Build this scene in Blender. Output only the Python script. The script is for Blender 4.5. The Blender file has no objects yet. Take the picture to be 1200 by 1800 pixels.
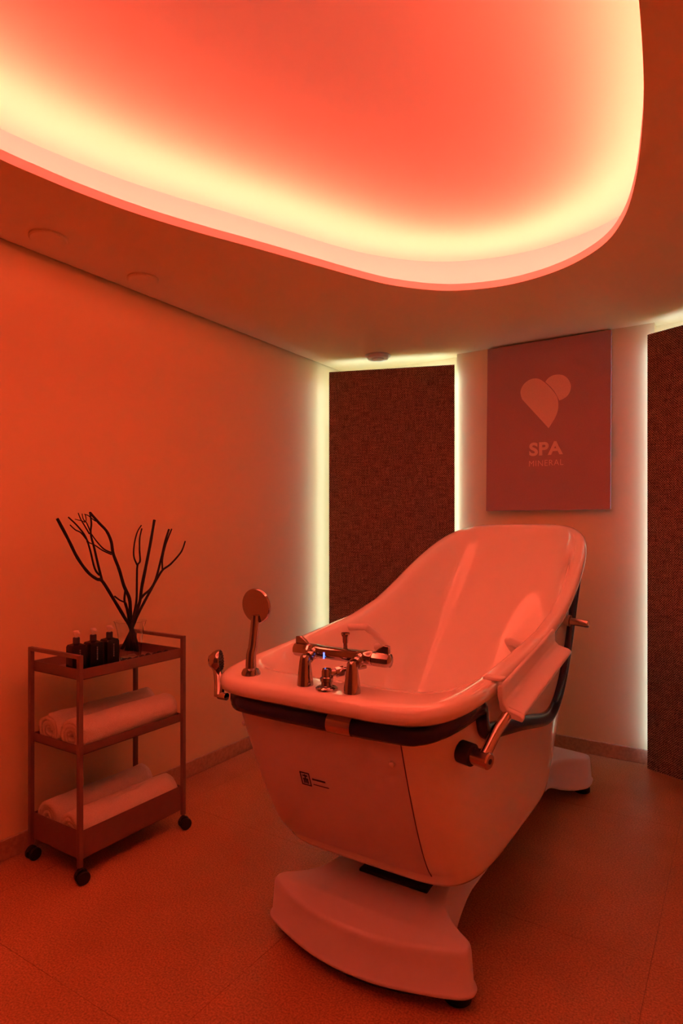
import bpy, bmesh, math, random
from mathutils import Vector, Matrix, noise
from mathutils.bvhtree import BVHTree
random.seed(7)
C = bpy.context.scene.collection
SC = bpy.context.scene

# ---------------------------------------------------------------- camera, world, exposure
cam_d = bpy.data.cameras.new('camera'); cam = bpy.data.objects.new('camera', cam_d); C.objects.link(cam)
cam.location = (0, 0, 1.30); cam.rotation_euler = (math.radians(90), 0, math.radians(32.65))
cam_d.sensor_width = 36; cam_d.lens = 1097/1800*36; cam_d.shift_y = 29/1800; cam_d.clip_start = 0.02
SC.camera = cam
W = bpy.data.worlds.new('world'); SC.world = W; W.use_nodes = True
W.node_tree.nodes['Background'].inputs[0].default_value = (0.01, 0.01, 0.012, 1)
W.node_tree.nodes['Background'].inputs[1].default_value = 0.2
SC.view_settings.view_transform = 'Standard'; SC.view_settings.look = 'None'
SC.view_settings.gamma = 1; SC.view_settings.use_curve_mapping = False
SC.view_settings.exposure = 0.0
LED_ORANGE = (1.0, 0.119, 0.043); LED_ORANGE_POWER = 142.0
LED_LEFT = (0.60, 0.93, 1.12); LED_LEFT_POWER = 15.0
LED_RIGHT = (0.66, 1.0, 1.45); LED_RIGHT_POWER = 12.0

# ---------------------------------------------------------------- material helpers
MATS = {}
def nodes_of(m):
    nt = m.node_tree; return nt, nt.nodes, nt.links, nt.nodes['Principled BSDF']
def mat(name, col, rough=0.5, metal=0.0, coat=0.0, spec=0.5, grain=None, bump=None, trans=0.0, ior=1.45):
    """procedural principled: grain=(scale, amount) colour variation, bump=(scale, strength, distance)"""
    m = bpy.data.materials.new(name); m.use_nodes = True
    nt, N, L, b = nodes_of(m)
    b.inputs['Base Color'].default_value = (*col, 1); b.inputs['Roughness'].default_value = rough
    b.inputs['Metallic'].default_value = metal; b.inputs['Coat Weight'].default_value = coat
    b.inputs['Coat Roughness'].default_value = 0.04
    b.inputs['Specular IOR Level'].default_value = spec
    b.inputs['Transmission Weight'].default_value = trans; b.inputs['IOR'].default_value = ior
    tc = N.new('ShaderNodeTexCoord')
    if grain:
        n = N.new('ShaderNodeTexNoise'); n.inputs['Scale'].default_value = grain[0]; n.inputs['Detail'].default_value = 4
        r = N.new('ShaderNodeValToRGB'); k = grain[1]
        r.color_ramp.elements[0].position = 0.3; r.color_ramp.elements[1].position = 0.7
        r.color_ramp.elements[0].color = (*[c*(1-k) for c in col], 1)
        r.color_ramp.elements[1].color = (*[min(1, c*(1+k)) for c in col], 1)
        L.new(tc.outputs['Object'], n.inputs['Vector']); L.new(n.outputs['Fac'], r.inputs['Fac'])
        L.new(r.outputs['Color'], b.inputs['Base Color'])
    if bump:
        n2 = N.new('ShaderNodeTexNoise'); n2.inputs['Scale'].default_value = bump[0]; n2.inputs['Detail'].default_value = 3
        bp = N.new('ShaderNodeBump'); bp.inputs['Strength'].default_value = bump[1]; bp.inputs['Distance'].default_value = bump[2]
        L.new(tc.outputs['Object'], n2.inputs['Vector']); L.new(n2.outputs['Fac'], bp.inputs['Height'])
        L.new(bp.outputs['Normal'], b.inputs['Normal'])
    MATS[name] = m; return m
def emis(name, col, power):
    m = bpy.data.materials.new(name); m.use_nodes = True
    nt, N, L, b = nodes_of(m)
    b.inputs['Base Color'].default_value = (0.8, 0.8, 0.8, 1)
    b.inputs['Emission Color'].default_value = (*col, 1); b.inputs['Emission Strength'].default_value = power
    MATS[name] = m; return m
mat('wall_dark', (0.30, 0.24, 0.20), 0.7, grain=(2, 0.05))
mat('wall_paint', (0.92, 0.70, 0.38), 0.75, grain=(1.2, 0.015), bump=(160, 0.08, 0.002))
mat('ceiling_paint', (0.94, 0.74, 0.42), 0.85, grain=(1.0, 0.01), bump=(220, 0.05, 0.001))
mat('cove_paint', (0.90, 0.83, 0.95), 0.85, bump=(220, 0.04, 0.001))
mat('cove_shade', (0.84, 0.63, 0.86), 0.85, bump=(220, 0.04, 0.001))  # darker copy of the cove paint: the cove wall's shade put into colour
mat('acrylic', (0.97, 0.95, 0.92), 0.07, coat=0.6, grain=(3, 0.01))
mat('acrylic_satin', (0.74, 0.72, 0.80), 0.32, grain=(3, 0.01), bump=(500, 0.05, 0.0005))
mat('plastic_white', (0.82, 0.80, 0.80), 0.30, grain=(5, 0.01))
mat('rubber_navy', (0.010, 0.012, 0.05), 0.22, grain=(40, 0.1))
mat('rubber_black', (0.008, 0.008, 0.008), 0.55, grain=(60, 0.2))
mat('seam_dark', (0.10, 0.08, 0.08), 0.6, grain=(60, 0.2))
mat('chrome', (0.42, 0.40, 0.39), 0.05, metal=1.0, grain=(6, 0.02))
mat('satin_metal', (0.55, 0.47, 0.44), 0.20, metal=1.0, grain=(10, 0.02))
mat('cart_paint', (0.20, 0.12, 0.09), 0.42, grain=(30, 0.04), bump=(900, 0.05, 0.0004))
mat('bottle_black', (0.006, 0.006, 0.006), 0.25, spec=0.3, grain=(30, 0.2))
mat('pump_white', (0.92, 0.80, 0.64), 0.35, grain=(30, 0.02))
mat('print_gold', (0.16, 0.12, 0.09), 0.5, grain=(30, 0.1))
mat('branch_black', (0.006, 0.005, 0.005), 0.7, grain=(50, 0.4), bump=(120, 0.5, 0.003))
mat('pebble_black', (0.008, 0.008, 0.008), 0.45, grain=(50, 0.3))
mat('board_plum', (0.46, 0.31, 0.37), 0.75, grain=(220, 0.07), bump=(500, 0.12, 0.001))
mat('board_side', (0.5, 0.33, 0.38), 0.8, grain=(100, 0.05))
mat('print_pale', (0.88, 0.70, 0.66), 0.7, grain=(150, 0.04))
mat('print_dark', (0.012, 0.010, 0.014), 0.5, grain=(80, 0.1))
mat('steel_dark', (0.05, 0.045, 0.045), 0.4, metal=0.5, grain=(20, 0.2))
mat('skirting', (0.48, 0.30, 0.18), 0.45, grain=(60, 0.16))
mat('device_plastic', (0.78, 0.74, 0.70), 0.5, grain=(20, 0.01))
mat('glass', (1, 1, 1), 0.0, trans=1.0, ior=1.45)
mat('towel', (0.92, 0.80, 0.64), 0.95, spec=0.1, grain=(300, 0.06), bump=(420, 0.8, 0.006))
emis('led_orange', LED_ORANGE, LED_ORANGE_POWER)
emis('led_left', LED_LEFT, LED_LEFT_POWER)
emis('led_right', LED_RIGHT, LED_RIGHT_POWER)
emis('blue_dot', (0.05, 0.2, 1.0), 3.0)

def floor_material():
    m = mat('floor_vinyl', (0.38, 0.31, 0.27), 0.42, bump=(500, 0.04, 0.001))
    nt, N, L, b = nodes_of(m); tc = N.new('ShaderNodeTexCoord')
    def noi(s, d): 
        n = N.new('ShaderNodeTexNoise'); n.inputs['Scale'].default_value = s; n.inputs['Detail'].default_value = d
        L.new(tc.outputs['Object'], n.inputs['Vector']); return n
    def ramp(f, a, bcol, p0, p1):
        r = N.new('ShaderNodeValToRGB'); r.color_ramp.elements[0].position = p0; r.color_ramp.elements[1].position = p1
        r.color_ramp.elements[0].color = (*a, 1); r.color_ramp.elements[1].color = (*bcol, 1)
        L.new(f.outputs['Fac'], r.inputs['Fac']); return r
    big = ramp(noi(2.2, 5), (0.46, 0.22, 0.10), (0.58, 0.29, 0.15), 0.3, 0.7)
    fine = ramp(noi(170, 7), (0.62, 0.60, 0.58), (1.18, 1.16, 1.15), 0.34, 0.64)
    mu = N.new('ShaderNodeMixRGB'); mu.blend_type = 'MULTIPLY'; mu.inputs[0].default_value = 1
    L.new(big.outputs[0], mu.inputs[1]); L.new(fine.outputs[0], mu.inputs[2])
    # sparse pale chips pressed into the sheet
    wv = N.new('ShaderNodeTexNoise'); wv.inputs['Scale'].default_value = 26; wv.inputs['Detail'].default_value = 8
    wv.inputs['Distortion'].default_value = 3.5
    L.new(tc.outputs['Object'], wv.inputs['Vector'])
    chips = ramp(wv, (0, 0, 0), (0.55, 0.55, 0.55), 0.735, 0.79)
    mx = N.new('ShaderNodeMixRGB'); mx.inputs[2].default_value = (0.78, 0.50, 0.30, 1)
    L.new(chips.outputs[0], mx.inputs[0]); L.new(mu.outputs[0], mx.inputs[1]); L.new(mx.outputs[0], b.inputs['Base Color'])
    rr = N.new('ShaderNodeMapRange'); rr.inputs[3].default_value = 0.34; rr.inputs[4].default_value = 0.52
    L.new(noi(12, 3).outputs['Fac'], rr.inputs[0]); L.new(rr.outputs[0], b.inputs['Roughness'])
    return m
floor_material()

def weave_material():
    m = mat('woven_textile', (0.2, 0.1, 0.08), 0.85, spec=0.2)
    nt, N, L, b = nodes_of(m); tc = N.new('ShaderNodeTexCoord')
    def math_(op, *a):
        n = N.new('ShaderNodeMath'); n.operation = op
        for i, v in enumerate(a):
            if isinstance(v, (int, float)): n.inputs[i].default_value = v
            else: L.new(v, n.inputs[i])
        return n.outputs[0]
    sep = N.new('ShaderNodeSeparateXYZ')
    # small wobble so that the threads are not ruler straight
    wob = N.new('ShaderNodeTexNoise'); wob.inputs['Scale'].default_value = 55; wob.inputs['Detail'].default_value = 2
    L.new(tc.outputs['Object'], wob.inputs['Vector'])
    va = N.new('ShaderNodeVectorMath'); va.operation = 'MULTIPLY_ADD'
    va.inputs[1].default_value = (0.009, 0.009, 0.009)
    L.new(wob.outputs['Color'], va.inputs[0]); L.new(tc.outputs['Object'], va.inputs[2])
    L.new(va.outputs[0], sep.inputs[0])
    k = math.pi/0.0062
    sx = math_('SINE', math_('MULTIPLY', sep.outputs['X'], k)); sz = math_('SINE', math_('MULTIPLY', sep.outputs['Z'], k))
    chk = math_('MULTIPLY', sx, sz)
    def streak(sc):
        mp = N.new('ShaderNodeMapping'); mp.inputs['Scale'].default_value = sc
        n = N.new('ShaderNodeTexNoise'); n.inputs['Scale'].default_value = 1.0; n.inputs['Detail'].default_value = 3
        L.new(tc.outputs['Object'], mp.inputs[0]); L.new(mp.outputs[0], n.inputs['Vector']); return n.outputs['Fac']
    st = math_('ADD', streak((170, 1, 14)), streak((14, 1, 170)))
    h = math_('ADD', math_('MULTIPLY', chk, 0.42), math_('MULTIPLY', st, 0.55))
    r = N.new('ShaderNodeValToRGB'); e = r.color_ramp.elements
    e[0].position = 0.30; e[0].color = (0.03, 0.02, 0.015, 1); e[1].position = 0.92; e[1].color = (0.62, 0.38, 0.27, 1)
    mid = e.new(0.60); mid.color = (0.26, 0.15, 0.11, 1)
    L.new(h, r.inputs['Fac']); L.new(r.outputs[0], b.inputs['Base Color'])
    bp = N.new('ShaderNodeBump'); bp.inputs['Strength'].default_value = 0.8; bp.inputs['Distance'].default_value = 0.003
    L.new(h, bp.inputs['Height']); L.new(bp.outputs[0], b.inputs['Normal'])
    return m
weave_material()

# ---------------------------------------------------------------- mesh helpers
def obj(name, bm, material, parent=None, smooth=False, bevel=0.0, segs=2, loc=None, angle=40):
    me = bpy.data.meshes.new(name)
    bmesh.ops.recalc_face_normals(bm, faces=bm.faces[:])
    bm.to_mesh(me); bm.free()
    me.materials.append(MATS[material] if isinstance(material, str) else material)
    o = bpy.data.objects.new(name, me); C.objects.link(o)
    if smooth:
        for p in me.polygons: p.use_smooth = True
        if angle < 180: me.set_sharp_from_angle(angle=math.radians(angle))
    if bevel:
        md = o.modifiers.new('bevel', 'BEVEL'); md.width = bevel; md.segments = segs; md.limit_method = 'ANGLE'
        md.angle_limit = math.radians(35)
        for p in me.polygons: p.use_smooth = True
        me.set_sharp_from_angle(angle=math.radians(50))
    if loc is not None: o.location = loc
    if parent is not None:
        o.parent = parent
        if loc is None: pass
        # meshes are written in world coordinates: undo the parent's transform
        pw = parent
        M = Matrix.Identity(4); chain = []
        while pw is not None: chain.append(pw); pw = pw.parent
        for p in reversed(chain):
            M = M @ Matrix.LocRotScale(p.location, p.rotation_euler, p.scale)
        me.transform(M.inverted() @ Matrix.Identity(4))
    return o
def thing(name, label, cat, loc, group=None):
    o = bpy.data.objects.new(name, None); C.objects.link(o); o.location = loc; o.empty_display_size = 0.05
    return tag(o, label, cat, group)
def tag(o, label, cat, group=None):
    o['label'] = label; o['category'] = cat
    if group: o['group'] = group
    return o
def struct(o, label=None):
    o['kind'] = 'structure'
    if label: o['label'] = label
    return o
def box(bm, x0, x1, y0, y1, z0, z1, M=None):
    v = [bm.verts.new(Vector(p) if M is None else M @ Vector(p)) for p in
         [(x0,y0,z0),(x1,y0,z0),(x1,y1,z0),(x0,y1,z0),(x0,y0,z1),(x1,y0,z1),(x1,y1,z1),(x0,y1,z1)]]
    for f in [(0,3,2,1),(4,5,6,7),(0,1,5,4),(1,2,6,5),(2,3,7,6),(3,0,4,7)]: bm.faces.new([v[i] for i in f])
    return bm
def B(*a, M=None): return box(bmesh.new(), *a, M=M)
def loft(bm, rings, closed=True, cap0=True, cap1=True):
    vr = [[bm.verts.new(p) for p in r] for r in rings]
    n = len(vr[0])
    for a, b in zip(vr, vr[1:]):
        for i in range(n if closed else n-1):
            j = (i+1) % n; bm.faces.new((a[i], a[j], b[j], b[i]))
    if cap0: bm.faces.new(list(reversed(vr[0])))
    if cap1: bm.faces.new(vr[-1])
    return bm
def tube(bm, pts, rad, n=12, closed=False, flat=1.0):
    """round (or oval) tube swept along pts, rad a number or one radius per point"""
    pts = [Vector(p) for p in pts]; N_ = len(pts)
    rs = rad if isinstance(rad, (list, tuple)) else [rad]*N_
    up = None; rings = []
    for i, p in enumerate(pts):
        a = pts[(i-1) % N_] if (closed or i > 0) else p; b = pts[(i+1) % N_] if (closed or i < N_-1) else p
        t = (b-a).normalized()
        if up is None:
            up = Vector((0, 0, 1)) if abs(t.z) < 0.9 else Vector((1, 0, 0))
        up = (up - t*up.dot(t)).normalized(); s = t.cross(up)
        rings.append([p + (up*math.cos(2*math.pi*k/n) + s*math.sin(2*math.pi*k/n)*flat)*rs[i] for k in range(n)])
    if closed: rings.append(rings[0]); return loft(bm, rings, True, False, False)
    return loft(bm, rings)
def lathe(bm, prof, axis0, axis=(0, 0, 1), n=24, cap=True):
    """prof: (radius, height along axis)"""
    q = Vector((0, 0, 1)).rotation_difference(Vector(axis).normalized()); o = Vector(axis0)
    rings = [[o + q @ Vector((r*math.cos(2*math.pi*k/n), r*math.sin(2*math.pi*k/n), h)) for k in range(n)] for r, h in prof]
    return loft(bm, rings, True, cap, cap)
def spline(pts, sub=8, closed=False):
    P = [Vector(p) for p in pts]; n = len(P); out = []
    for i in range(n if closed else n-1):
        p0 = P[(i-1) % n] if (closed or i > 0) else P[i]; p1 = P[i]; p2 = P[(i+1) % n]
        p3 = P[(i+2) % n] if (closed or i < n-2) else p2
        for k in range(sub):
            t = k/sub; t2 = t*t; t3 = t2*t
            out.append(0.5*((2*p1) + (p2-p0)*t + (2*p0-5*p1+4*p2-p3)*t2 + (3*p1-p0-3*p2+p3)*t3))
    if not closed: out.append(P[-1])
    return out
def prism(bm, poly, d0, d1):
    """poly: 2D->3D function results for depth d0 and d1"""
    return loft(bm, [poly(d0), poly(d1)])

# ---------------------------------------------------------------- the room
XL, XR, YB, YF, H, HU = -2.44, 0.487, 3.81, -1.30, 2.43, 2.670
PX0, PX1, REC = -1.553, -0.402, 0.07          # the pier that carries the sign, and how far it stands proud
fl = struct(obj('floor', B(XL-0.1, XR+0.1, YF-0.1, YB+0.2, -0.06, -0.004), 'seam_dark'), 'speckled vinyl floor in large sheets')
xs = [XL] + [x for x in (-2.228, -1.228, -0.228) ] + [XR]
ys = [YF, -0.93, 0.07, 1.07, 2.07, 3.07, YB+REC]
g = 0.0005
for i in range(len(xs)-1):
    for j in range(len(ys)-1):
        obj('floor_tile', B(xs[i]+g, xs[i+1]-g, ys[j]+g, ys[j+1]-g, -0.004, 0.0), 'floor_vinyl', fl)
struct(obj('wall_left', B(XL-0.1, XL, YF-0.1, YB+0.2, -0.06, HU), 'wall_paint'), 'plain painted wall behind the cart')
struct(obj('wall_right', B(XR, XR+0.1, YF-0.1, YB+0.2, -0.06, HU), 'wall_paint'), 'plain painted wall')
struct(obj('wall_front', B(XL, XR, YF-0.1, YF, -0.06, HU), 'wall_dark'), 'plain dark wall')
wb = struct(obj('wall_back', B(XL, XR, YB+REC, YB+0.2, -0.06, HU), 'wall_paint'), 'painted end wall with a pier in its middle')
obj('pier', B(PX0, PX1, YB, YB+REC, 0, H), 'wall_paint', wb)
def skirt(name, *a, lab=None):
    o = struct(obj(name, B(*a), 'skirting', bevel=0.003), lab); return o
skirt('baseboard_left', XL, XL+0.012, YF, YB+REC, 0, 0.08, lab='low speckled baseboard along the left wall')
bb = skirt('baseboard_back', PX0-0.012, PX1+0.012, YB-0.012, YB, 0, 0.08, lab='low speckled baseboard under the sign')
obj('return_strip', B(PX0-0.012, PX0, YB, YB+REC, 0, 0.08), 'skirting', bb)
obj('return_strip', B(PX1, PX1+0.012, YB, YB+REC, 0, 0.08), 'skirting', bb)
skirt('baseboard_right', XR-0.012, XR, YF, YB+REC, 0, 0.08, lab='low speckled baseboard')

# dropped ceiling with the rounded light opening
cove_pts = [(-0.185,1.466),(-0.21,1.755),(-0.243,1.981),(-0.296,2.248),(-0.364,2.473),(-0.463,2.654),(-0.624,2.787),
            (-0.812,2.849),(-0.996,2.842),(-1.19,2.759),(-1.347,2.593),(-1.437,2.433),(-1.535,2.202),(-1.645,1.939),
            (-1.744,1.714),(-1.821,1.51),(-1.872,1.313),(-1.897,1.159),(-1.91,1.0),(-1.90,0.6),(-1.80,0.2),(-1.58,-0.15),
            (-1.25,-0.36),(-0.9,-0.40),(-0.56,-0.27),(-0.32,0.05),(-0.215,0.45),(-0.175,0.9),(-0.175,1.2)]
cove = spline([(x, y, 0) for x, y in cove_pts], 8, True)
def offset(path, d):
    n = len(path); out = []
    for i in range(n):
        t = (path[(i+1) % n]-path[i-1]).normalized()
        nrm = Vector((t.y, -t.x, 0))
        out.append(path[i]+nrm*d)
    return out
cx_ = sum((p.x for p in cove))/len(cove); 
sgn = 1 if (offset(cove, 0.05)[0]-Vector((-1.0, 1.3, 0))).length > (cove[0]-Vector((-1.0, 1.3, 0))).length else -1
def off(d): return offset(cove, d*sgn)
LIP = 0.032; SET = 0.24
def zs(path, z): return [Vector((p.x, p.y, z)) for p in path]
bm = bmesh.new()
x0, x1, y0, y1 = XL+0.012, XR, YF, YB+REC
rect = [bm.verts.new(p) for p in [(x0,y0,H),(x1,y0,H),(x1,y1,H),(x0,y1,H)]]
hole = [bm.verts.new(p) for p in zs(cove, H)]
ed = [bm.edges.new((rect[i], rect[(i+1) % 4])) for i in range(4)] + [bm.edges.new((hole[i], hole[(i+1) % len(hole)])) for i in range(len(hole))]
bmesh.ops.triangle_fill(bm, use_beauty=True, edges=ed)
ce = struct(obj('ceiling', bm, 'ceiling_paint'), 'dropped ceiling with a rounded light opening')
rings = [zs(cove, H), zs(off(-0.0), H+LIP), zs(off(0.012), H+LIP)]
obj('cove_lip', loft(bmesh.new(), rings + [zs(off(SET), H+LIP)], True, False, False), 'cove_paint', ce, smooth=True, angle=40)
obj('cove_wall', loft(bmesh.new(), [zs(off(SET), H+LIP), zs(off(SET), HU)], True, False, False), 'cove_shade', ce, smooth=True, angle=40)
obj('upper_ceiling', B(XL-0.1, XR+0.1, YF-0.1, YB+0.2, HU, HU+0.08), 'cove_paint', ce)
obj('slab_edge', B(x0, x0+0.002, y0, y1, H, H+0.012), 'ceiling_paint', ce)

# orange strip lying on the ledge of the cove
led = obj('light_strip', loft(bmesh.new(), [zs(off(0.055), H+LIP+0.006), zs(off(0.055), H+LIP+0.010), zs(off(0.071), H+LIP+0.010), zs(off(0.071), H+LIP+0.006), zs(off(0.055), H+LIP+0.006)], True, False, False), 'led_orange')
tag(led, 'orange light strip glowing on the ledge of the rounded ceiling cove', 'light strip')

# ---------------------------------------------------------------- textile panels with strips behind them
def wall_panel(p0, p1, label, ledmat, ledlabel, e0, e1, thick=0.032):
    (ax, ay), (bx, by) = p0, p1
    w = math.hypot(bx-ax, by-ay); a = math.atan2(by-ay, bx-ax)
    root = thing('textile_panel', label, 'wall panel', (ax, ay, 0), 'tall woven panels across the room corners')
    root.rotation_euler = (0, 0, a)
    Mw = Matrix.Translation((ax, ay, 0)) @ Matrix.Rotation(a, 4, 'Z')
    top = 2.35
    obj('fabric_face', B(0, w, 0, 0.012, 0, top, M=Mw), 'woven_textile', root, bevel=0.002)
    obj('backing_board', B(0.008, w-0.008, 0.012, thick, 0.004, top-0.008, M=Mw), 'wall_paint', root)
    obj('light_strip', B(e0, e0+0.012, thick, thick+0.008, 0.08, top-0.04, M=Mw), ledmat, root)['label'] = ledlabel
    obj('light_strip', B(w-e1-0.012, w-e1, thick, thick+0.008, 0.08, top-0.04, M=Mw), ledmat, root)['label'] = ledlabel
    obj('light_strip', B(0.03, w-0.03, thick, thick+0.008, top-0.032, top-0.020, M=Mw), ledmat, root)['label'] = ledlabel
    return root
wall_panel((-2.331, 3.483), (-1.547, 3.755), 'tall dark woven panel set across the corner left of the plum sign', 'led_left',
           'pale yellowish light strip hidden behind the woven panel left of the sign', 0.005, 0.012)
wall_panel((-0.430, 3.739), (0.345, 3.385), 'tall dark woven panel set across the corner right of the plum sign', 'led_right',
           'cool white light strip hidden behind the woven panel right of the sign', 0.012, 0.012)

# ---------------------------------------------------------------- the sign
sg = thing('sign_board', 'plum canvas sign with pale heart emblem and the words SPA MINERAL', 'sign', (-0.978, 3.808, 2.42))
sg.rotation_euler = (math.radians(-1.6), 0, 0)
# written flat at y = 3.79 in the sign's own frame, then tilted as one
def sign_part(name, bm, m, z_off=0, parent=sg):
    me = bpy.data.meshes.new(name); bmesh.ops.recalc_face_normals(bm, faces=bm.faces[:]); bm.to_mesh(me); bm.free()
    me.transform(Matrix.Translation((0.978, -3.808, -2.42)))
    me.materials.append(MATS[m]); o = bpy.data.objects.new(name, me); C.objects.link(o); o.parent = parent; return o
bd = sign_part('board', B(-1.337, -0.619, 3.783, 3.806, 1.408, 2.42), 'board_side')
cv = sign_part('canvas_face', B(-1.337, -0.619, 3.781, 3.783, 1.408, 2.42), 'board_plum')
lobe = [(-0.960,1.892),(-1.119,2.082),(-1.129,2.128),(-1.112,2.168),(-1.079,2.193),(-1.042,2.199),(-1.009,2.187),(-0.971,2.153),(-0.937,2.112),(-0.913,2.073),(-0.905,2.031),(-0.909,1.987),(-0.927,1.943)]
small = [(-0.900,2.049),(-0.864,2.064),(-0.841,2.092),(-0.835,2.130),(-0.849,2.167),(-0.874,2.193),(-0.906,2.204),(-0.938,2.203),(-0.964,2.190),(-0.981,2.170),(-0.949,2.135),(-0.924,2.100),(-0.908,2.068)]
def rounded(poly, corners):
    """spline through poly, breaking the tangent at the corner indices"""
    n = len(poly); out = []; cs = sorted(corners); 
    for a, b in zip(cs, cs[1:]+[cs[0]+n]):
        seg = [(poly[i % n][0], 0, poly[i % n][1]) for i in range(a, b+1)]
        out += spline(seg, 5)[:-1] if len(seg) > 2 else [Vector(seg[0])]
    return out
for nm, poly, cs in (('emblem_lobe', lobe, [0, 1]), ('emblem_dot', small, [0, 9])):
    pts = rounded(poly, cs)
    bm = bmesh.new(); loft(bm, [[Vector((p.x, 3.7806, p.z)) for p in pts], [Vector((p.x, 3.7812, p.z)) for p in pts]])
    sign_part(nm, bm, 'print_pale')
def text_mesh(name, s, size_h, x0, x1, z0, m, offs, parent, spacing=1.0):
    cu = bpy.data.curves.new(name, 'FONT'); cu.body = s; cu.size = 1.0; cu.offset = offs; cu.space_character = spacing; cu.extrude = 0.002
    to = bpy.data.objects.new(name, cu); C.objects.link(to)
    bpy.context.view_layer.update()
    me = bpy.data.meshes.new_from_object(to.evaluated_get(bpy.context.evaluated_depsgraph_get()))
    bpy.data.objects.remove(to)
    xs_ = [v.co.x for v in me.vertices]; ys_ = [v.co.y for v in me.vertices]
    a, b, c, d = min(xs_), max(xs_), min(ys_), max(ys_)
    for v in me.vertices:
        x = x0+(v.co.x-a)/(b-a)*(x1-x0); z = z0+(v.co.y-c)/(d-c)*size_h
        v.co = Vector((x+0.978, 3.7808-3.808+v.co.z*0.1, z-2.42))
    me.materials.clear(); me.materials.append(MATS[m])
    o = bpy.data.objects.new(name, me); C.objects.link(o); o.parent = parent
    return o
text_mesh('lettering', 'SPA', 0.081, -1.073, -0.877, 1.732, 'print_pale', 0.035, sg, 1.05)['label'] = 'bold pale word SPA'
text_mesh('lettering', 'MINERAL', 0.034, -1.073, -0.874, 1.670, 'print_pale', -0.012, sg, 1.1)['label'] = 'thin pale word MINERAL'

# ---------------------------------------------------------------- ceiling devices
def ceiling_disc(x, y, r, h, label, cat, name, mats='device_plastic', ring=False):
    t = thing(name, label, cat, (x, y, H))
    obj('cover', lathe(bmesh.new(), [(r, H), (r, H-h*0.6), (r*0.93, H-h), (0.001, H-h)], (x, y, 0), n=40), mats, t, smooth=True, angle=30)
    if ring:
        obj('trim_ring', lathe(bmesh.new(), [(r*1.18, H), (r*1.18, H-0.004), (r*1.0, H-0.007)], (x, y, 0), n=40, cap=False), mats, t, smooth=True, angle=30)
        obj('sensor_dome', lathe(bmesh.new(), [(r*0.55, H-h), (r*0.5, H-h-0.006), (0.001, H-h-0.008)], (x, y, 0), n=32), mats, t, smooth=True, angle=30)
    return t
ceiling_disc(-2.262, 1.425, 0.070, 0.012, 'flat round ceiling cover near the left edge of the photo', 'ceiling cover', 'ceiling_cover', 'ceiling_paint')
ceiling_disc(-2.275, 1.890, 0.068, 0.012, 'flat round ceiling cover farther along the left wall toward the sign', 'ceiling cover', 'ceiling_cover', 'ceiling_paint')
ceiling_disc(-2.0, 3.562, 0.072, 0.022, 'round ceiling detector above the woven panel left of the sign', 'ceiling detector', 'ceiling_detector', ring=True)

# ---------------------------------------------------------------- the bathtub
XC = -0.992
TUB = thing('spa_bathtub', 'white height-adjustable spa bathtub with navy bumper rail on pedestal base', 'bathtub', (XC, 2.3, 0))
ZR = [(1.35,.857),(1.5,.864),(1.7,.878),(1.85,.892),(2.0,.907),(2.15,.922),(2.3,.942),(2.4,.963),(2.5,.993),(2.62,1.038),(2.75,1.093),(2.87,1.146),(3.0,1.202),(3.15,1.266),(3.33,1.334)]
def zr(y):
    if y <= ZR[0][0]: return ZR[0][1]
    if y >= ZR[-1][0]: return ZR[-1][1]
    for i in range(len(ZR)-1):
        if ZR[i][0] <= y <= ZR[i+1][0]:
            p0 = ZR[max(0, i-1)]; p1 = ZR[i]; p2 = ZR[i+1]; p3 = ZR[min(len(ZR)-1, i+2)]
            h = p2[0]-p1[0]; t = (y-p1[0])/h
            m1 = (p2[1]-p0[1])/(p2[0]-p0[0])*h; m2 = (p3[1]-p1[1])/(p3[0]-p1[0])*h
            return p1[1]*(2*t**3-3*t*t+1)+m1*(t**3-2*t*t+t)+p2[1]*(3*t*t-2*t**3)+m2*(t**3-t*t)
MID = 2.25
def outline(th, foot, head, w, nf=6.6, nh=4.3):
    c, s = math.cos(th), math.sin(th); n = nh if s > 0 else nf
    x = w*math.copysign(abs(c)**(2/n), c); L_ = (head-MID) if s > 0 else (MID-foot)
    return XC+x, MID+L_*math.copysign(abs(s)**(2/n), s)
NTH = 192
TH = [2*math.pi*k/NTH for k in range(NTH)]
def mixp(th, side, foot, head):
    s = math.sin(th); a = min(1, abs(s)**3)
    return side*(1-a)+(head if s > 0 else foot)*a
TOP = dict(foot=1.400, head=3.285, w=.381); BOT = dict(foot=1.615, head=2.66, w=.352, nf=6.6, nh=3.4)
def ext(th, s, push=0.0):
    xb, yb = outline(th, **BOT); xb += .022; xt, yt = outline(th, **TOP)
    zt = zr(yt)-0.05; zb = 0.318 + (0.03 if math.sin(th) > 0 else 0)*math.sin(th)
    gx = s**mixp(th, .8, .70, .34)
    # rounded turn into the underside
    return Vector((xb+(xt-xb)*gx, yb+(yt-yb)*gx, zb+(zt-zb)*s))
def ring(foot, head, w, dz, nf=6.6, nh=4.3):
    out = []
    for th in TH:
        x, y = outline(th, foot, head, w, nf, nh); out.append(Vector((x, y, zr(y)+dz)))
    return out
bm = bmesh.new(); rings = []
for f_, h_, w_, z_ in ((1.95, 2.35, .10, .262), (1.715, 2.48, .265, .262), (1.666, 2.56, .308, .267), (1.636, 2.61, .335, .281), (1.622, 2.64, .347, .298)):
    rings.append([Vector((outline(th, f_, h_, w_, 6.6, 3.4)[0]+.022, outline(th, f_, h_, w_, 6.6, 3.4)[1], z_ + (0.02*max(0, math.sin(th)) if z_ > .285 else 0))) for th in TH])
for k in range(0, 19):
    rings.append([ext(th, (k/18)**1.25) for th in TH])
obj_shell_rings = rings
loft(bm, rings, True, True, False)
bm.normal_update()
SHELL_BVH = BVHTree.FromBMesh(bm)
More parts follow.
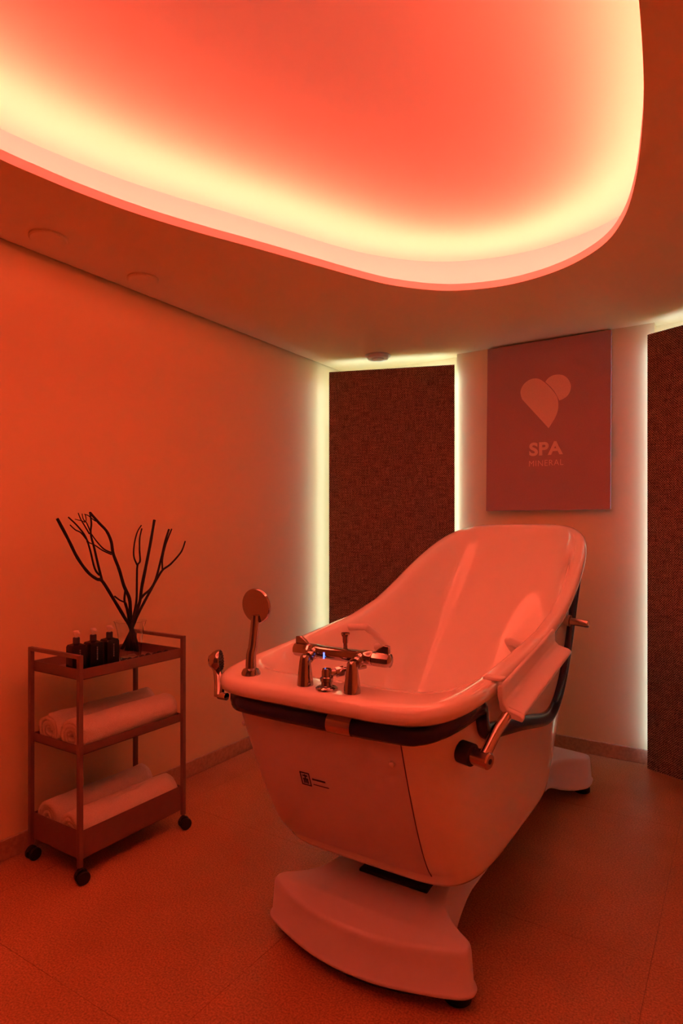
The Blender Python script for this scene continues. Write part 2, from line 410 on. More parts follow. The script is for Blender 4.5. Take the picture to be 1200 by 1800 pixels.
shell = obj('outer_shell', bm, 'acrylic', TUB, smooth=True, angle=180)
# lip + basin in one piece
bm = bmesh.new()
rr = [ring(1.402, 3.283, .379, -.052), ring(1.374, 3.305, .408, -.050), ring(1.361, 3.314, .417, -.041), ring(1.358, 3.317, .420, -.026), ring(1.361, 3.314, .417, -.010),
      ring(1.372, 3.306, .408, -.002), ring(1.392, 3.296, .395, .001), ring(1.480, 3.280, .378, .000), ring(1.510, 3.273, .370, -.003), ring(1.524, 3.266, .363, -.012)]
IN = dict(foot=1.536, head=3.256, w=.356, nf=5.4, nh=3.9); IB = dict(foot=1.75, head=2.42, w=.240, nf=3.2, nh=2.6)
def inner(th, s):
    xt, yt = outline(th, **IN); xb, yb = outline(th, **IB); g = s**mixp(th, .42, .40, .82)
    return Vector((xb+(xt-xb)*g, yb+(yt-yb)*g, .46+(zr(yt)-.03-.46)*s))
for k in range(20, 0, -1): rr.append([inner(th, (k/20)**1.5) for th in TH])
for f in (1.0, .93, .8, .55, .25):
    rr.append([Vector((XC+(outline(th, **IB)[0]-XC)*f, 2.05+(outline(th, **IB)[1]-2.05)*f, .46-(1-f)**.5*.02)) for th in TH])
loft(bm, rr, True, False, True)
basin = obj('basin', bm, 'acrylic', TUB, smooth=True, angle=180)
obj('drain', lathe(bmesh.new(), [(.03, 0), (.03, .004), (.022, .008), (.001, .009)], (XC, 1.95, .440), n=24), 'chrome', basin, smooth=True, angle=30)

# foot end cover plate, proud of the shell
def plate(th0, th1, s0, s1, d, nu=36, nv=16):
    bm = bmesh.new(); outer = []; inn = []
    for i in range(nu+1):
        th = th0+(th1-th0)*i/nu; ro = []; ri = []
        for j in range(nv+1):
            s = s0+(s1-s0)*j/nv; e = 1e-3
            p = ext(th, s); n = (ext(th+e, s)-p).cross(ext(th, min(1, s+e))-p).normalized()
            edge = 0.6 if (i in (0, nu) or j in (0, nv)) else 1.0
            ro.append(bm.verts.new(p+n*d*edge)); ri.append(bm.verts.new(p-n*0.002))
        outer.append(ro); inn.append(ri)
    for i in range(nu):
        for j in range(nv):
            bm.faces.new((outer[i][j], outer[i+1][j], outer[i+1][j+1], outer[i][j+1]))
    for i in range(nu):
        for j in (0, nv): bm.faces.new((outer[i][j], outer[i+1][j], inn[i+1][j], inn[i][j]))
    for j in range(nv):
        for i in (0, nu): bm.faces.new((outer[i][j], outer[i][j+1], inn[i][j+1], inn[i][j]))
    return bm
th_a, th_b = 1.5*math.pi-0.80, 1.5*math.pi+0.27
fp = obj('front_panel', plate(th_a, th_b, .015, .99, .005), 'acrylic_satin', TUB, smooth=True, angle=50)
for th in (th_a-.004, th_b+.004):
    q = []
    for k in range(25):
        s_ = .01+.98*k/24; p = ext(th, s_); n = (ext(th+1e-3, s_)-p).cross(ext(th, min(1, s_+1e-3))-p).normalized(); q.append(p+n*.001)
    obj('panel_seam', tube(bmesh.new(), q, .0013, n=6), 'seam_dark', fp)
def on_front(x, z):
    h = SHELL_BVH.ray_cast(Vector((x, 0, z)), Vector((0, 1, 0))); return h[0], (h[1] if h[1].y < 0 else -h[1])
for x, z in ((-0.765, .69), (-1.29, .70)):
    p, n = on_front(x, z); p = p+n*.005
    obj('screw_cap', lathe(bmesh.new(), [(.008, 0), (.008, .006), (.005, .009), (.001, .0095)], p, n, n=16), 'plastic_white', fp, smooth=True)
# maker's plate: square outline with a small figure, two lines of print
def decal(x, z, w, h, d=.0060):
    bm = bmesh.new(); vs = []
    for (a, b_) in ((x, z), (x+w, z), (x+w, z+h), (x, z+h)):
        p, n = on_front(a, b_); vs.append((p+n*d, p+n*(d+.0006)))
    return loft(bm, [[v[0] for v in vs], [v[1] for v in vs]])
mx, mz = -1.085, .552
for a in ((0, 0, .034, .003), (0, .040, .034, .003), (0, 0, .003, .043), (.031, 0, .003, .043),
          (.009, .030, .016, .004), (.015, .008, .004, .028), (.008, .020, .018, .003), (.009, .007, .004, .014), (.021, .007, .004, .014)):
    obj('emblem_mark', decal(mx+a[0], mz+a[1], a[2], a[3]), 'print_dark', fp)
xx = mx+.042
for wd in (.006, .004, .004, .004, .005, .004, .004, .004, .004):
    obj('print_line', decal(xx, mz+.024, wd, .005), 'print_dark', fp); xx += wd+.0008
obj('print_line', decal(mx+.042, mz+.008, .054, .0024), 'print_dark', fp)

# navy bumper rail
def side_hit(y, z, sg_):
    h = SHELL_BVH.ray_cast(Vector((XC+sg_*2, y, z)), Vector((-sg_, 0, 0)))
    return h[0], h[1]
right_run = [(1.60,.795),(1.635,.803),(1.66,.795),(1.675,.768),(1.69,.738),(1.73,.722),(1.85,.700),(2.0,.672),(2.15,.640),(2.28,.612),(2.38,.602),(2.47,.620),(2.56,.672),(2.64,.745),(2.72,.85),(2.80,.975),(2.90,1.085),(3.0,1.165)]
def rail_side(sg_):
    out = []
    for y, z in right_run:
        p, n = side_hit(y, z, sg_)
        if p is None: continue
        if n.x*sg_ < 0: n = -n
        out.append(p+n*.008)
    return out
front = []
for k in range(0, 41):
    th = math.pi*1.5-1.25+2.5*k/40
    xt, yt = outline(th, **TOP)
    u = abs(xt-XC)/TOP['w']
    z = .778 + .03*max(0, (u-.80)/.20)**1.5
    d = Vector((xt-XC, (yt-MID)*.5, 0)).normalized() if u > .75 else Vector((0, -1, 0))
    p, n = None, None
    s = (z-.318)/(zr(yt)-.05-.318); p = ext(th, s); e = 1e-3
    n = (ext(th+e, s)-p).cross(ext(th, s+e)-p).normalized()
    front.append(p+n*.008)
L_side = list(reversed(rail_side(-1))); R_side = rail_side(1)
L_side = [p for p in L_side if p.y > front[0].y+.015]; R_side = [p for p in R_side if p.y > front[-1].y+.015]
path = spline(L_side+front[::4]+R_side, 6)
rail = obj('bumper_rail', tube(bmesh.new(), path, .0245, n=14, flat=.8), 'rubber_navy', TUB, smooth=True, angle=180)
# metal joint clip on the rail
k = min(range(len(path)), key=lambda i: (path[i]-Vector((-.885, 1.40, .778))).length)
obj('joint_clip', tube(bmesh.new(), [path[k-1]+(path[k]-path[k-1])*.2, path[k], path[k+1]+(path[k]-path[k+1])*.2] if (path[k+1]-path[k-1]).length > .03 else [path[k-1], path[k], path[k+1]], .0262, n=14, flat=.85), 'satin_metal', rail, smooth=True, angle=50)

# grab handles inside
def grab(sg_):
    pts = []
    for dx, y, z in ((.365, 2.165, .895), (.305, 2.185, .900), (.292, 2.205, .892), (.290, 2.335, .812), (.298, 2.350, .797), (.345, 2.352, .785)):
        pts.append((XC+sg_*dx, y, z))
    return spline(pts, 6)
for s in (-1, 1):
    obj('grab_handle', tube(bmesh.new(), grab(s), .0145, n=12), 'plastic_white', TUB, smooth=True, angle=180)

# side guard on the open side: hooks over the rim and slopes outward
def guard_sec(y, grow=0.0):
    zl = .816+(y-1.70)/(2.30-1.70)*.086; x0 = -.569
    sec = [(.000,.046),(.008,.048),(.013,.042),(.014,.004),(.026,-.008),(.060,-.018),(.070,-.026),(.066,-.038),(.026,-.030),(.004,-.012),(.000,.02)]
    return [Vector((x0+a+(grow if a > 0 else 0), y, zl+b+(grow if b > 0 else -grow))) for a, b in sec]
guard = obj('side_guard', loft(bmesh.new(), [guard_sec(1.70), guard_sec(1.9), guard_sec(2.1), guard_sec(2.27)]), 'plastic_white', TUB, bevel=.004, segs=3)
obj('end_cap', loft(bmesh.new(), [guard_sec(1.686, .003), guard_sec(1.704, .003)]), 'plastic_white', guard, bevel=.003, segs=2)
obj('rim_hook', B(-.612, -.556, 1.688, 1.722, .876, .886), 'plastic_white', guard, bevel=.003)
# pivot stubs and the arm that carries the guard
p0 = Vector((-.645, 1.580, .706)); p1 = Vector((-.545, 1.560, .699)); d = (p1-p0).normalized()
lever = obj('pivot_stub', tube(bmesh.new(), [p0, p0+(p1-p0)*.5, p1-d*.004, p1], [.0225, .0225, .0225, .019], n=24), 'satin_metal', TUB, smooth=True, angle=40)
obj('stub_hole', tube(bmesh.new(), [p1-d*.001, p1+d*.0008], .007, n=16), 'rubber_black', lever)
obj('collar_gap', tube(bmesh.new(), [p0+d*.005, p0+d*.050], .030, n=24), 'rubber_black', lever, smooth=True, angle=40)
obj('guard_arm', tube(bmesh.new(), [p1-d*.018+Vector((0, 0, .010)), Vector((-.552, 1.63, .757)), Vector((-.543, 1.702, .787))], .0155, n=16), 'satin_metal', lever, smooth=True, angle=40)
p0 = Vector((-.625, 2.66, .925)); p1 = Vector((-.515, 2.645, .915))
lv2 = obj('pivot_stub', tube(bmesh.new(), [p0, p1-Vector((.004, 0, 0)), p1], [.015, .015, .011], n=20), 'satin_metal', TUB, smooth=True, angle=40)
obj('collar_gap', tube(bmesh.new(), [p0+Vector((.0, 0, 0)), p0+Vector((.035, -.004, -.003))], .024, n=24), 'satin_metal', lv2, smooth=True, angle=40)

# mixer tap on the foot deck
ty, tz = 1.420, .861
tap = obj('mixer_tap', lathe(bmesh.new(), [(.018, -.104), (.0205, -.100), (.0205, -.08), (.0185, -.06), (.018, 0), (.0185, .06), (.0205, .08), (.0205, .100), (.018, .104)], (-.945, ty+.052, tz+.086), (1, 0, 0), n=24), 'chrome', TUB, smooth=True, angle=40)
for x in (-1.031, -.876):
    obj('tap_pillar', lathe(bmesh.new(), [(.0235, 0), (.022, .02), (.0155, .070), (.014, .079), (.009, .085), (.001, .086)], (x, ty, tz), n=24), 'chrome', tap, smooth=True, angle=40)
    obj('union_nut', lathe(bmesh.new(), [(.011, 0), (.011, .008), (.017, .010), (.017, .018), (.013, .020), (.013, .026), (.017, .028), (.017, .040)], (x, ty+.004, tz+.071), (0, .94, .34), n=20), 'chrome', tap, smooth=True, angle=30)
for s in (-1, 1):
    x = -.945+s*.104
    kn = obj('tap_knob', lathe(bmesh.new(), [(.0185, 0), (.021, .004), (.021, .044), (.019, .052), (.010, .056), (.001, .057)], (x, ty+.052, tz+.086), (s, 0, 0), n=10), 'chrome', tap, smooth=True, angle=25)
    M = Matrix.Translation((x+s*.030, ty+.052, tz+.086+.018))
    bmk = bmesh.new(); poly = [(-.024, 0), (.020, 0), (.020, .020), (.004, .022), (-.012, .012)]
    loft(bmk, [[M @ Vector((s*a, -.006, b)) for a, b in poly], [M @ Vector((s*a, .006, b)) for a, b in poly]])
    obj('thumb_fin', bmk, 'chrome', kn, bevel=.002)
dv = obj('diverter', lathe(bmesh.new(), [(.006, 0), (.006, .016), (.008, .020), (.009, .034), (.0125, .042), (.012, .046), (.001, .047)], (-.930, ty+.052, tz+.102), n=20), 'chrome', tap, smooth=True, angle=30)
obj('temperature_mark', B(-.992, -.988, ty+.0325, ty+.0335, tz+.072, tz+.090), 'blue_dot', tap)
# small filler elbow between the pillars
ex, ey = -.955, 1.416
el = obj('filler_elbow', lathe(bmesh.new(), [(.031, 0), (.031, .004), (.024, .009), (.015, .011), (.015, .020), (.018, .022), (.018, .032), (.014, .034), (.014, .048), (.012, .056), (.001, .058)], (ex, ey, tz), n=24), 'chrome', TUB, smooth=True, angle=30)
obj('spout_pipe', tube(bmesh.new(), [(ex, ey, tz+.042), (ex+.018, ey+.018, tz+.044), (ex+.04, ey+.045, tz+.050), (ex+.07, ey+.09, tz+.055)], [.010, .010, .008, .008], n=14), 'chrome', el, smooth=True, angle=60)
obj('pipe_nut', tube(bmesh.new(), [(ex+.018, ey+.018, tz+.044), (ex+.032, ey+.034, tz+.047)], .0145, n=8), 'chrome', el, smooth=True, angle=30)

# hand shower standing in its socket
hx, hy, hz = -1.242, 1.434, .861
obj('shower_socket', lathe(bmesh.new(), [(.029, 0), (.029, .006), (.024, .016), (.016, .020), (.016, .024)], (hx, hy, hz), n=28), 'chrome', TUB, smooth=True, angle=30)
def hand_shower(label, base, neck, centre, nrm, R_, dome, n_pts):
    t = thing('hand_shower', label, 'hand shower', base)
    pts = spline(n_pts, 6)
    rad = [.0165-(.0035*i/(len(pts)-1)) for i in range(len(pts))]
    obj('handle', tube(bmesh.new(), pts, rad, n=16), 'chrome', t, smooth=True, angle=60)
    nrm = Vector(nrm).normalized()
    head = obj('shower_head', lathe(bmesh.new(), [(R_*.1, -dome), (R_*.55, -dome*.88), (R_*.85, -dome*.5), (R_, -dome*.15), (R_, .003), (R_*.96, .006)], centre, nrm, n=40), 'chrome', t, smooth=True, angle=40)
    obj('face_plate', lathe(bmesh.new(), [(R_*.955, .002), (R_*.955, .0065), (.001, .0068)], centre, nrm, n=40), 'chrome' if dome < .02 else 'steel_dark', head, smooth=True, angle=40)
    return t, head
zc = 1.066
hand_shower('chrome hand shower with flat round head standing upright beside the tap', (hx, hy, hz+.02), None, (hx+.004, hy+.021, zc), (.02, -.97, -.10), .053, .011,
            [(hx, hy, hz+.018), (hx, hy+.002, hz+.06), (hx+.002, hy+.008, .95), (hx+.003, hy+.018, zc-.03)])
_, hd = hand_shower('chrome hand shower with domed head hanging outside the left rim', (-1.42, 1.485, .77), None, (-1.428, 1.493, .872), (.84, .50, .12), .034, .036,
            [(-1.392, 1.455, .770), (-1.408, 1.472, .805), (-1.434, 1.490, .838), (-1.446, 1.484, .862)])
for ringr, cnt in ((.010, 7), (.020, 13), (.028, 18)):
    for k in range(cnt):
        a = 2*math.pi*k/cnt; q = Vector((0, 0, 1)).rotation_difference(Vector((.84, .50, .12)).normalized())
        p = Vector((-1.428, 1.493, .872)) + q @ Vector((ringr*math.cos(a), ringr*math.sin(a), .006))
        obj('nozzle', lathe(bmesh.new(), [(.0018, 0), (.0012, .003)], p, q @ Vector((0, 0, 1)), n=6), 'rubber_black', hd)
obj('hose_clip', tube(bmesh.new(), [(-1.36, 1.455, .772), (-1.392, 1.455, .772)], .012, n=10), 'chrome', TUB, smooth=True, angle=50)

# pedestal: dog-bone foot
half = [(0,1.486),(.10,1.494),(.20,1.520),(.30,1.556),(.334,1.580),(.340,1.606),(.326,1.632),(.29,1.655),(.250,1.685),(.222,1.725),(.206,1.790),(.20,1.90),(.20,2.2),(.20,2.6),(.20,2.85),(.208,2.98),(.24,3.06),(.285,3.12),(.318,3.17),(.322,3.24),(.300,3.30),(.15,3.335),(0,3.345)]
BXC = -.945
hs = spline([(x, y, 0) for x, y in half], 5)
full = [Vector((BXC+p.x, p.y, 0)) for p in hs] + [Vector((BXC-p.x, p.y, 0)) for p in reversed(hs[1:-1])]
n_ = len(full)
def base_ring(inset, z_fn):
    out = []
    for i in range(n_):
        t = (full[(i+1) % n_]-full[i-1]).normalized(); nn = Vector((-t.y, t.x, 0))
        p = full[i]+nn*inset; out.append(Vector((p.x, p.y, z_fn(p))))
    return out
def ss(a, b, v): 
    t = max(0, min(1, (v-a)/(b-a))); return t*t*(3-2*t)
def zlow(p): return .050 + .070*ss(1.72, 1.95, p.y)*(1-ss(2.86, 3.12, p.y))
def ztop(p): return .172 + .030*ss(1.55, 1.80, p.y)*(1-ss(3.05, 3.32, p.y))
rings = [base_ring(.010, zlow), base_ring(-.004, zlow), base_ring(-.007, lambda p: zlow(p)+.006), base_ring(-.005, lambda p: zlow(p)+.012), base_ring(0.001, lambda p: zlow(p)+.016),
         base_ring(.008, lambda p: ztop(p)-.020), base_ring(.010, lambda p: ztop(p)-.010), base_ring(.015, lambda p: ztop(p)-.003), base_ring(.022, ztop)]
bm = bmesh.new(); loft(bm, rings, True, False, False)
bm.verts.ensure_lookup_table()
# close top and bottom with strips joining mirrored points
nr = len(hs)
def strip(off_):
    R_ = [bm.verts[off_+i] for i in range(nr)]; Lf = [R_[0]]+[bm.verts[off_+n_-i] for i in range(1, nr-1)]+[R_[-1]]
    for i in range(nr-1):
        q = [R_[i], R_[i+1], Lf[i+1], Lf[i]]; q = [v for j, v in enumerate(q) if v not in q[:j]]
        if len(q) > 2:
            try: bm.faces.new(q)
            except ValueError: pass
strip(0); strip((len(rings)-1)*n_)
base = obj('pedestal_base', bm, 'acrylic_satin', TUB, smooth=True, angle=60)
bm = bmesh.new(); sk = [Vector((BXC+x*.80, y, 0)) for x, y in [(-.30,1.575),(-.2,1.54),(-.1,1.52),(0,1.513),(.1,1.52),(.2,1.54),(.30,1.575),(.3,1.64),(-.3,1.64)]]
obj('rubber_skirt', loft(bm, [[Vector((p.x, p.y, .018)) for p in sk], [Vector((p.x, p.y, .052)) for p in sk]]), 'rubber_black', base)
for x, y in ((-.285, 1.625), (.285, 1.625), (-.28, 3.24), (.28, 3.24)):
    obj('foot_pad', lathe(bmesh.new(), [(.034, 0), (.038, .004), (.038, .022), (.022, .028), (.022, .054)], (BXC+x, y, 0), n=28), 'rubber_black', base, smooth=True, angle=40)
# lift column in the slot of the base
obj('slot_shade', B(BXC-.095, BXC+.145, 1.727, 2.6, .185, .2045), 'rubber_black', base, bevel=.004)  # flat black plate standing in for the shade inside an open slot
col_ = obj('lift_column', B(BXC-.10, BXC+.10, 1.95, 2.45, .20, .290), 'steel_dark', TUB, bevel=.006)
for s in (-1, 1):
    obj('lift_arm', loft(bmesh.new(), [[Vector((BXC+s*.118+dx, y, z)) for y, z in ((1.80, .205), (1.84, .205), (2.30, .285), (2.26, .290))] for dx in (-.008, .008)]), 'plastic_white', col_)

# ---------------------------------------------------------------- trolley
CX0, CX1, CY0, CY1 = -2.345, -2.035, 1.405, 1.905
cart = thing('utility_cart', 'narrow three-tier brown metal trolley on black casters by the left wall', 'cart', ((CX0+CX1)/2, (CY0+CY1)/2, 0))
pw = .0085
for y in (CY0, CY1):
    for x in (CX0, CX1):
        obj('post', B(x-pw, x+pw, y-pw, y+pw, .062, .836), 'cart_paint', cart, bevel=.0015)
    obj('handle', B(CX0+pw, CX1-pw, y-pw, y+pw, .822, .836), 'cart_paint', cart, bevel=.0015)
def tray(z0, h):
    bm = bmesh.new(); t = .0025
    xa, xb, ya, yb = CX0+pw*.6, CX1-pw*.6, CY0+pw*.6, CY1-pw*.6
    box(bm, xa, xb, ya, yb, z0, z0+t)
    box(bm, xa, xa+t, ya, yb, z0, z0+h); box(bm, xb-t, xb, ya, yb, z0, z0+h)
    box(bm, xa+t, xb-t, ya, ya+t, z0, z0+h); box(bm, xa+t, xb-t, yb-t, yb, z0, z0+h)
    return obj('tray', bm, 'cart_paint', cart)
tray(.742, .040); tray(.466, .034); tray(.083, .104)
cas = None
for y in (CY0, CY1):
    for x in (CX0, CX1):
        a = random.uniform(-.5, .9)
        M = Matrix.Translation((x, y, 0)) @ Matrix.Rotation(a, 4, 'Z')
        q = M.to_3x3()
        c = obj('caster', loft(bmesh.new(), [[M @ Vector((dx, yy, zz)) for yy, zz in ((-.014, .036), (-.010, .052), (.004, .058), (.016, .050), (.022, .030), (.016, .022))] for dx in (-.009, .009)]), 'rubber_black', cart, bevel=.002)
        for s in (-1, 1):
            obj('wheel', lathe(bmesh.new(), [(.010, -.006), (.022, -.006), (.0245, -.003), (.0245, .003), (.022, .006), (.010, .006)], M @ Vector((s*.015, .008, .0245)), q @ Vector((1, 0, 0)), n=20), 'rubber_black', c, smooth=True, angle=40)
        obj('stem', lathe(bmesh.new(), [(.006, .045), (.006, .066)], (x, y, 0), n=12), 'rubber_black', c)

# ---------------------------------------------------------------- rolled towels
def towel(label, x, y0, y1, z, R_, seed, dy=0.0, turns=3.3, squash=.93):
    rnd = random.Random(seed); pitch = (R_-.008)/turns; th_ = pitch*.86
    N_ = int(turns*22); outer = []; inn = []
    ph = rnd.uniform(0, 6.28)
    for i in range(N_+1):
        a = ph + turns*2*math.pi*i/N_; r = .008+th_*.5+pitch*turns*i/N_
        wob = 1+.05*math.sin(2*a+seed)+.03*math.sin(3.3*a)
        ro = min(r*wob, R_); ri = max(.002, ro-th_)
        outer.append((ro, a)); inn.append((ri, a))
    prof = outer + list(reversed(inn))
    segs = 22; rings = []
    for k in range(segs+1):
        v = k/segs; y = y0+(y1-y0)*v; ring_ = []
        sway = .003*math.sin(v*5+seed)
        for r, a in prof:
            nz = noise.noise(Vector((math.cos(a)*r*30, y*14, math.sin(a)*r*30+seed)))
            rr_ = r*(1+.08*nz)
            px_, pz_ = math.cos(a)*rr_+sway, math.sin(a)*rr_*squash
            ye = 0
            if k in (0, segs):
                ye = .007*noise.noise(Vector((r*60, a*1.3, seed*3.1))) + (-1 if k == 0 else 1)*(.010*(1-abs(r/R_-.7)))
            if pz_ < -R_*.86*squash: pz_ = -R_*.86*squash
            px_ = max(-2.332-x, min(-2.048-x, px_))
            ring_.append(Vector((x+px_+dy*v, max(CY0+.012, min(CY1-.012, y+ye)), z+R_*.86*squash+pz_)))
        rings.append(ring_)
    bm = bmesh.new(); vr = [[bm.verts.new(p) for p in r] for r in rings]; n = len(prof)
    for a_, b_ in zip(vr, vr[1:]):
        for i in range(n):
            j = (i+1) % n; bm.faces.new((a_[i], a_[j], b_[j], b_[i]))
    m = N_+1
    for e in (vr[0], vr[-1]):
        for i in range(N_):
            bm.faces.new((e[i], e[i+1], e[n-2-i], e[n-1-i]))
    o = obj('rolled_towel', bm, 'towel', smooth=True, angle=180)
    # origin at the towel's base
    o.data.transform(Matrix.Translation((-x, -(y0+y1)/2, -z))); o.location = (x, (y0+y1)/2, z)
    return tag(o, label, 'towel', 'rolled white towels on the trolley')
zt = .466+.0026
towel('rolled white towel on the middle tray, nearer the room', -2.112, 1.425, 1.880, zt, .066, 1)
towel('rolled white towel on the middle tray, against the wall', -2.252, 1.425, 1.885, zt, .068, 2)
zt = .083+.0026
towel('rolled white towel in the deep bottom tray, nearer the room', -2.120, 1.430, 1.882, zt, .070, 3, squash=1.10)
towel('rolled white towel in the deep bottom tray, against the wall', -2.262, 1.430, 1.870, zt, .070, 4, squash=1.22)

# ---------------------------------------------------------------- pump bottles
zt = .742+.0026
def bottle(x, y, rz, label):
    t = thing('pump_bottle', label, 'bottle', (x, y, zt), 'black pump bottles on the trolley'); 
    M = Matrix.Translation((x, y, zt)) @ Matrix.Rotation(rz, 4, 'Z')
    def rsq(h, hw, r, n=5):
        out = []
        for cx, cy, a0 in ((hw-r, hw-r, 0), (-hw+r, hw-r, 90), (-hw+r, -hw+r, 180), (hw-r, -hw+r, 270)):
            for k in range(n):
                a = math.radians(a0+90*k/(n-1)); out.append(M @ Vector((cx+r*math.cos(a), cy+r*math.sin(a), h)))
        return out
    b = obj('bottle_body', loft(bmesh.new(), [rsq(0, .025, .006), rsq(.003, .028, .006), rsq(.108, .028, .006), rsq(.116, .025, .007), rsq(.119, .016, .007), rsq(.122, .011, .0105)]), 'bottle_black', t, smooth=True, angle=40)
    # upright print on the side facing the room
    for k in range(7):
        obj('print_mark', B(.0281, .0285, -.002, .003, .050+k*.0075, .055+k*.0075, M=M), 'print_gold', b)
    obj('collar', lathe(bmesh.new(), [(.0125, .120), (.0125, .142), (.011, .144)], (x, y, zt), n=20), 'steel_dark', t, smooth=True, angle=40)
    p = obj('pump_head', lathe(bmesh.new(), [(.005, .142), (.005, .150), (.008, .156), (.0115, .165), (.011, .168), (.001, .169)], (x, y, zt), n=20), 'pump_white', t, smooth=True, angle=40)
    tip = M @ Vector((.026, 0, .160)); st_ = M @ Vector((.002, 0, .164))
    obj('nozzle', tube(bmesh.new(), [st_, (Vector(st_)+Vector(tip))*.5+Vector((0, 0, .001)), tip], [.005, .0042, .003], n=10), 'pump_white', p, smooth=True)
    return t
bottle(-2.118, 1.447, -.12, 'black pump bottle nearest the front corner of the trolley')
bottle(-2.118, 1.520, -.08, 'black pump bottle in the middle of the three')
bottle(-2.118, 1.594, -.05, 'black pump bottle nearest the glass vase')

# ---------------------------------------------------------------- glass vase with branches
VX, VY = -2.185, 1.748
prof_o = [(.030, 0), (.041, .002), (.044, .010), (.046, .05), (.050, .09), (.056, .130), (.064, .158), (.067, .163)]
prof_i = [(.065, .1632), (.0615, .157), (.0535, .129), (.0475, .09), (.0435, .05), (.041, .014), (.030, .010), (.001, .010)]
vs = obj('glass_vase', lathe(bmesh.new(), prof_o+prof_i, (VX, VY, zt), n=40), 'glass', smooth=True, angle=60)
vs.data.transform(Matrix.Translation((-VX, -VY, -zt))); vs.location = (VX, VY, zt)
tag(vs, 'clear flared glass vase holding the dark branches on the trolley', 'vase')
# branches given as (y, z) in the plane along the wall, x leans per branch
import_cam = (0, 0, 1.3)
def wp(px, py, x):
    """table of measured twig points: distance along the wall (y) and height for a given x"""
    a = math.radians(32.65); u = (px-600)/1097; d = (-math.sin(a)+u*math.cos(a), math.cos(a)+u*math.sin(a), -(py-929)/1097)
    t = x/d[0]; return Vector((x, d[1]*t, 1.3+d[2]*t))
def Z(c): return (80+c[0]*.2333, 880+c[1]*.2334)
def branch(label, x0, x1, main, rads, twigs=()):
    base = Vector((VX+(x0-VX)*.25, VY+.0, zt+.03))
    pts = [wp(*Z(c), x0+(x1-x0)*(i/(len(main)-1))) for i, c in enumerate(main)]
    P = spline(pts, 5); R_ = [rads[0]+(rads[1]-rads[0])*i/(len(P)-1) for i in range(len(P))]
    R_ = [r*1.15*(1+.12*noise.noise(Vector((i*.5, x0*40, 0)))) for i, r in enumerate(R_)]
    t = thing('branch', label, 'branch', tuple(pts[0]), 'dark bare branches in the vase')
    st = obj('stem', tube(bmesh.new(), P, R_, n=8), 'branch_black', t, smooth=True, angle=60)
    for tw, tx, r0, r1 in twigs:
        q = [wp(*Z(c), tx[0]+(tx[1]-tx[0])*(i/(len(tw)-1))) for i, c in enumerate(tw)]
        q = spline(q, 5)
        obj('twig', tube(bmesh.new(), q, [r0+(r1-r0)*i/(len(q)-1) for i in range(len(q))], n=7), 'branch_black', t, smooth=True, angle=60)
    return t
branch('dark branch reaching farthest left, ending in a single thick tip', -2.165, -2.215,
       [(680,1130),(640,960),(595,880),(520,755),(430,610),(385,590),(320,540),(240,430),(170,290),(88,135)], (.0062, .0052),
       [([(520,720),(560,750),(595,765)], (-2.18, -2.18), .0035, .003),
        ([(425,600),(395,480),(365,350),(340,250),(345,170),(333,85)], (-2.20, -2.235), .0052, .0032),
        ([(405,560),(370,510),(335,370),(300,270),(240,190),(172,125)], (-2.20, -2.17), .0042, .0028),
        ([(325,315),(270,245),(225,220),(185,183)], (-2.19, -2.17), .003, .0022),
        ([(330,250),(295,190),(265,140),(246,93)], (-2.23, -2.22), .003, .0018),
        ([(340,240),(310,170),(285,140),(275,98)], (-2.23, -2.25), .0026, .0016),
        ([(300,160),(262,150),(222,140)], (-2.225, -2.21), .002, .0014)])
branch('dark branch bending left with a fan of fine twigs at its top', -2.195, -2.255,
       [(650,1130),(648,980),(640,860),(632,740),(590,640),(555,520),(510,400),(495,310),(460,230),(400,165),(335,90)], (.0068, .0045),
       [([(505,395),(440,365),(380,300),(345,250)], (-2.23, -2.25), .0035, .0022),
        ([(495,405),(430,375),(370,335),(310,310)], (-2.23, -2.21), .0032, .002),
        ([(400,160),(370,150),(325,115),(292,102)], (-2.25, -2.26), .0026, .0016),
        ([(300,105),(305,150),(290,165)], (-2.26, -2.25), .002, .0015),
        ([(600,680),(595,760),(625,850)], (-2.20, -2.19), .0045, .0048)])
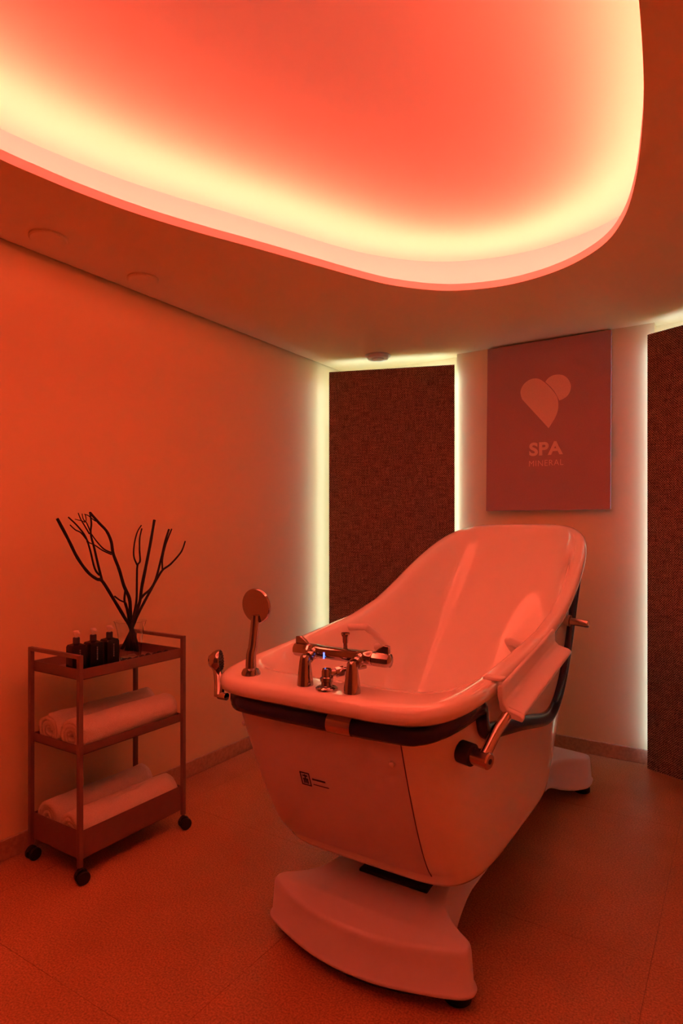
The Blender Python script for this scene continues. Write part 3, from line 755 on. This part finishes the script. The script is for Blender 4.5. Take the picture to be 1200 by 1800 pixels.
branch('dark slender branch in the middle ending in a narrow loop of twigs', -2.21, -2.24,
       [(625,1130),(640,980),(665,860),(685,750),(688,600),(692,490),(712,455),(708,370),(710,280),(725,210)], (.0050, .0026),
       [([(690,485),(665,420),(668,330),(690,240),(722,185)], (-2.225, -2.215), .0038, .0026)])
branch('dark straight branch rising steeply right of the vase centre', -2.165, -2.19,
       [(610,1130),(645,980),(670,870),(710,760),(725,650),(755,500),(790,320),(820,145)], (.0066, .0052),
       [([(715,740),(745,705),(790,665),(830,590),(870,440),(900,310),(930,215)], (-2.175, -2.16), .0055, .0044)])
branch('dark branch leaning right with a curved tip reaching farthest right', -2.19, -2.205,
       [(575,1120),(640,990),(690,870),(740,770),(800,660),(850,570),(885,520),(940,480),(1000,415),(1030,370),(1052,305)], (.0058, .0028),
       [([(880,520),(880,440),(905,330),(950,213)], (-2.20, -2.22), .004, .0034)])
branch('dark short branch crossing low inside the vase', -2.20, -2.17,
       [(700,1130),(660,990),(632,900),(620,840),(600,770)], (.0075, .0045))

# ---------------------------------------------------------------- black pebbles along the tray
rnd = random.Random(5); spots = []
for k in range(8):
    spots.append((-2.070+rnd.uniform(-.002, .002), 1.648+k*.031, rnd.uniform(.0135, .0155)))
    spots.append((-2.108+rnd.uniform(-.003, .003), 1.655+k*.031, rnd.uniform(.0145, .0165)))
for i, (x, y, r) in enumerate(spots):
    bm = bmesh.new(); bmesh.ops.create_icosphere(bm, subdivisions=2, radius=1)
    for v in bm.verts:
        f = 1+.16*noise.noise(v.co*1.4+Vector((i*3.3, 0, 0))); v.co = Vector((v.co.x*r*.95*f, v.co.y*r*.95*f, v.co.z*r*.95*f))
    mn = min(v.co.z for v in bm.verts)
    for v in bm.verts: v.co.z -= mn
    o = obj('pebble', bm, 'pebble_black', smooth=True, angle=180); o.location = (x, y, zt); o.rotation_euler = (0, 0, rnd.uniform(0, 3))
    tag(o, 'small black pebble in the row against the front edge of the top tray' if i % 2 == 0 else 'small black pebble in the row between the vase and the front pebbles', 'pebble', 'black pebbles along the top tray')
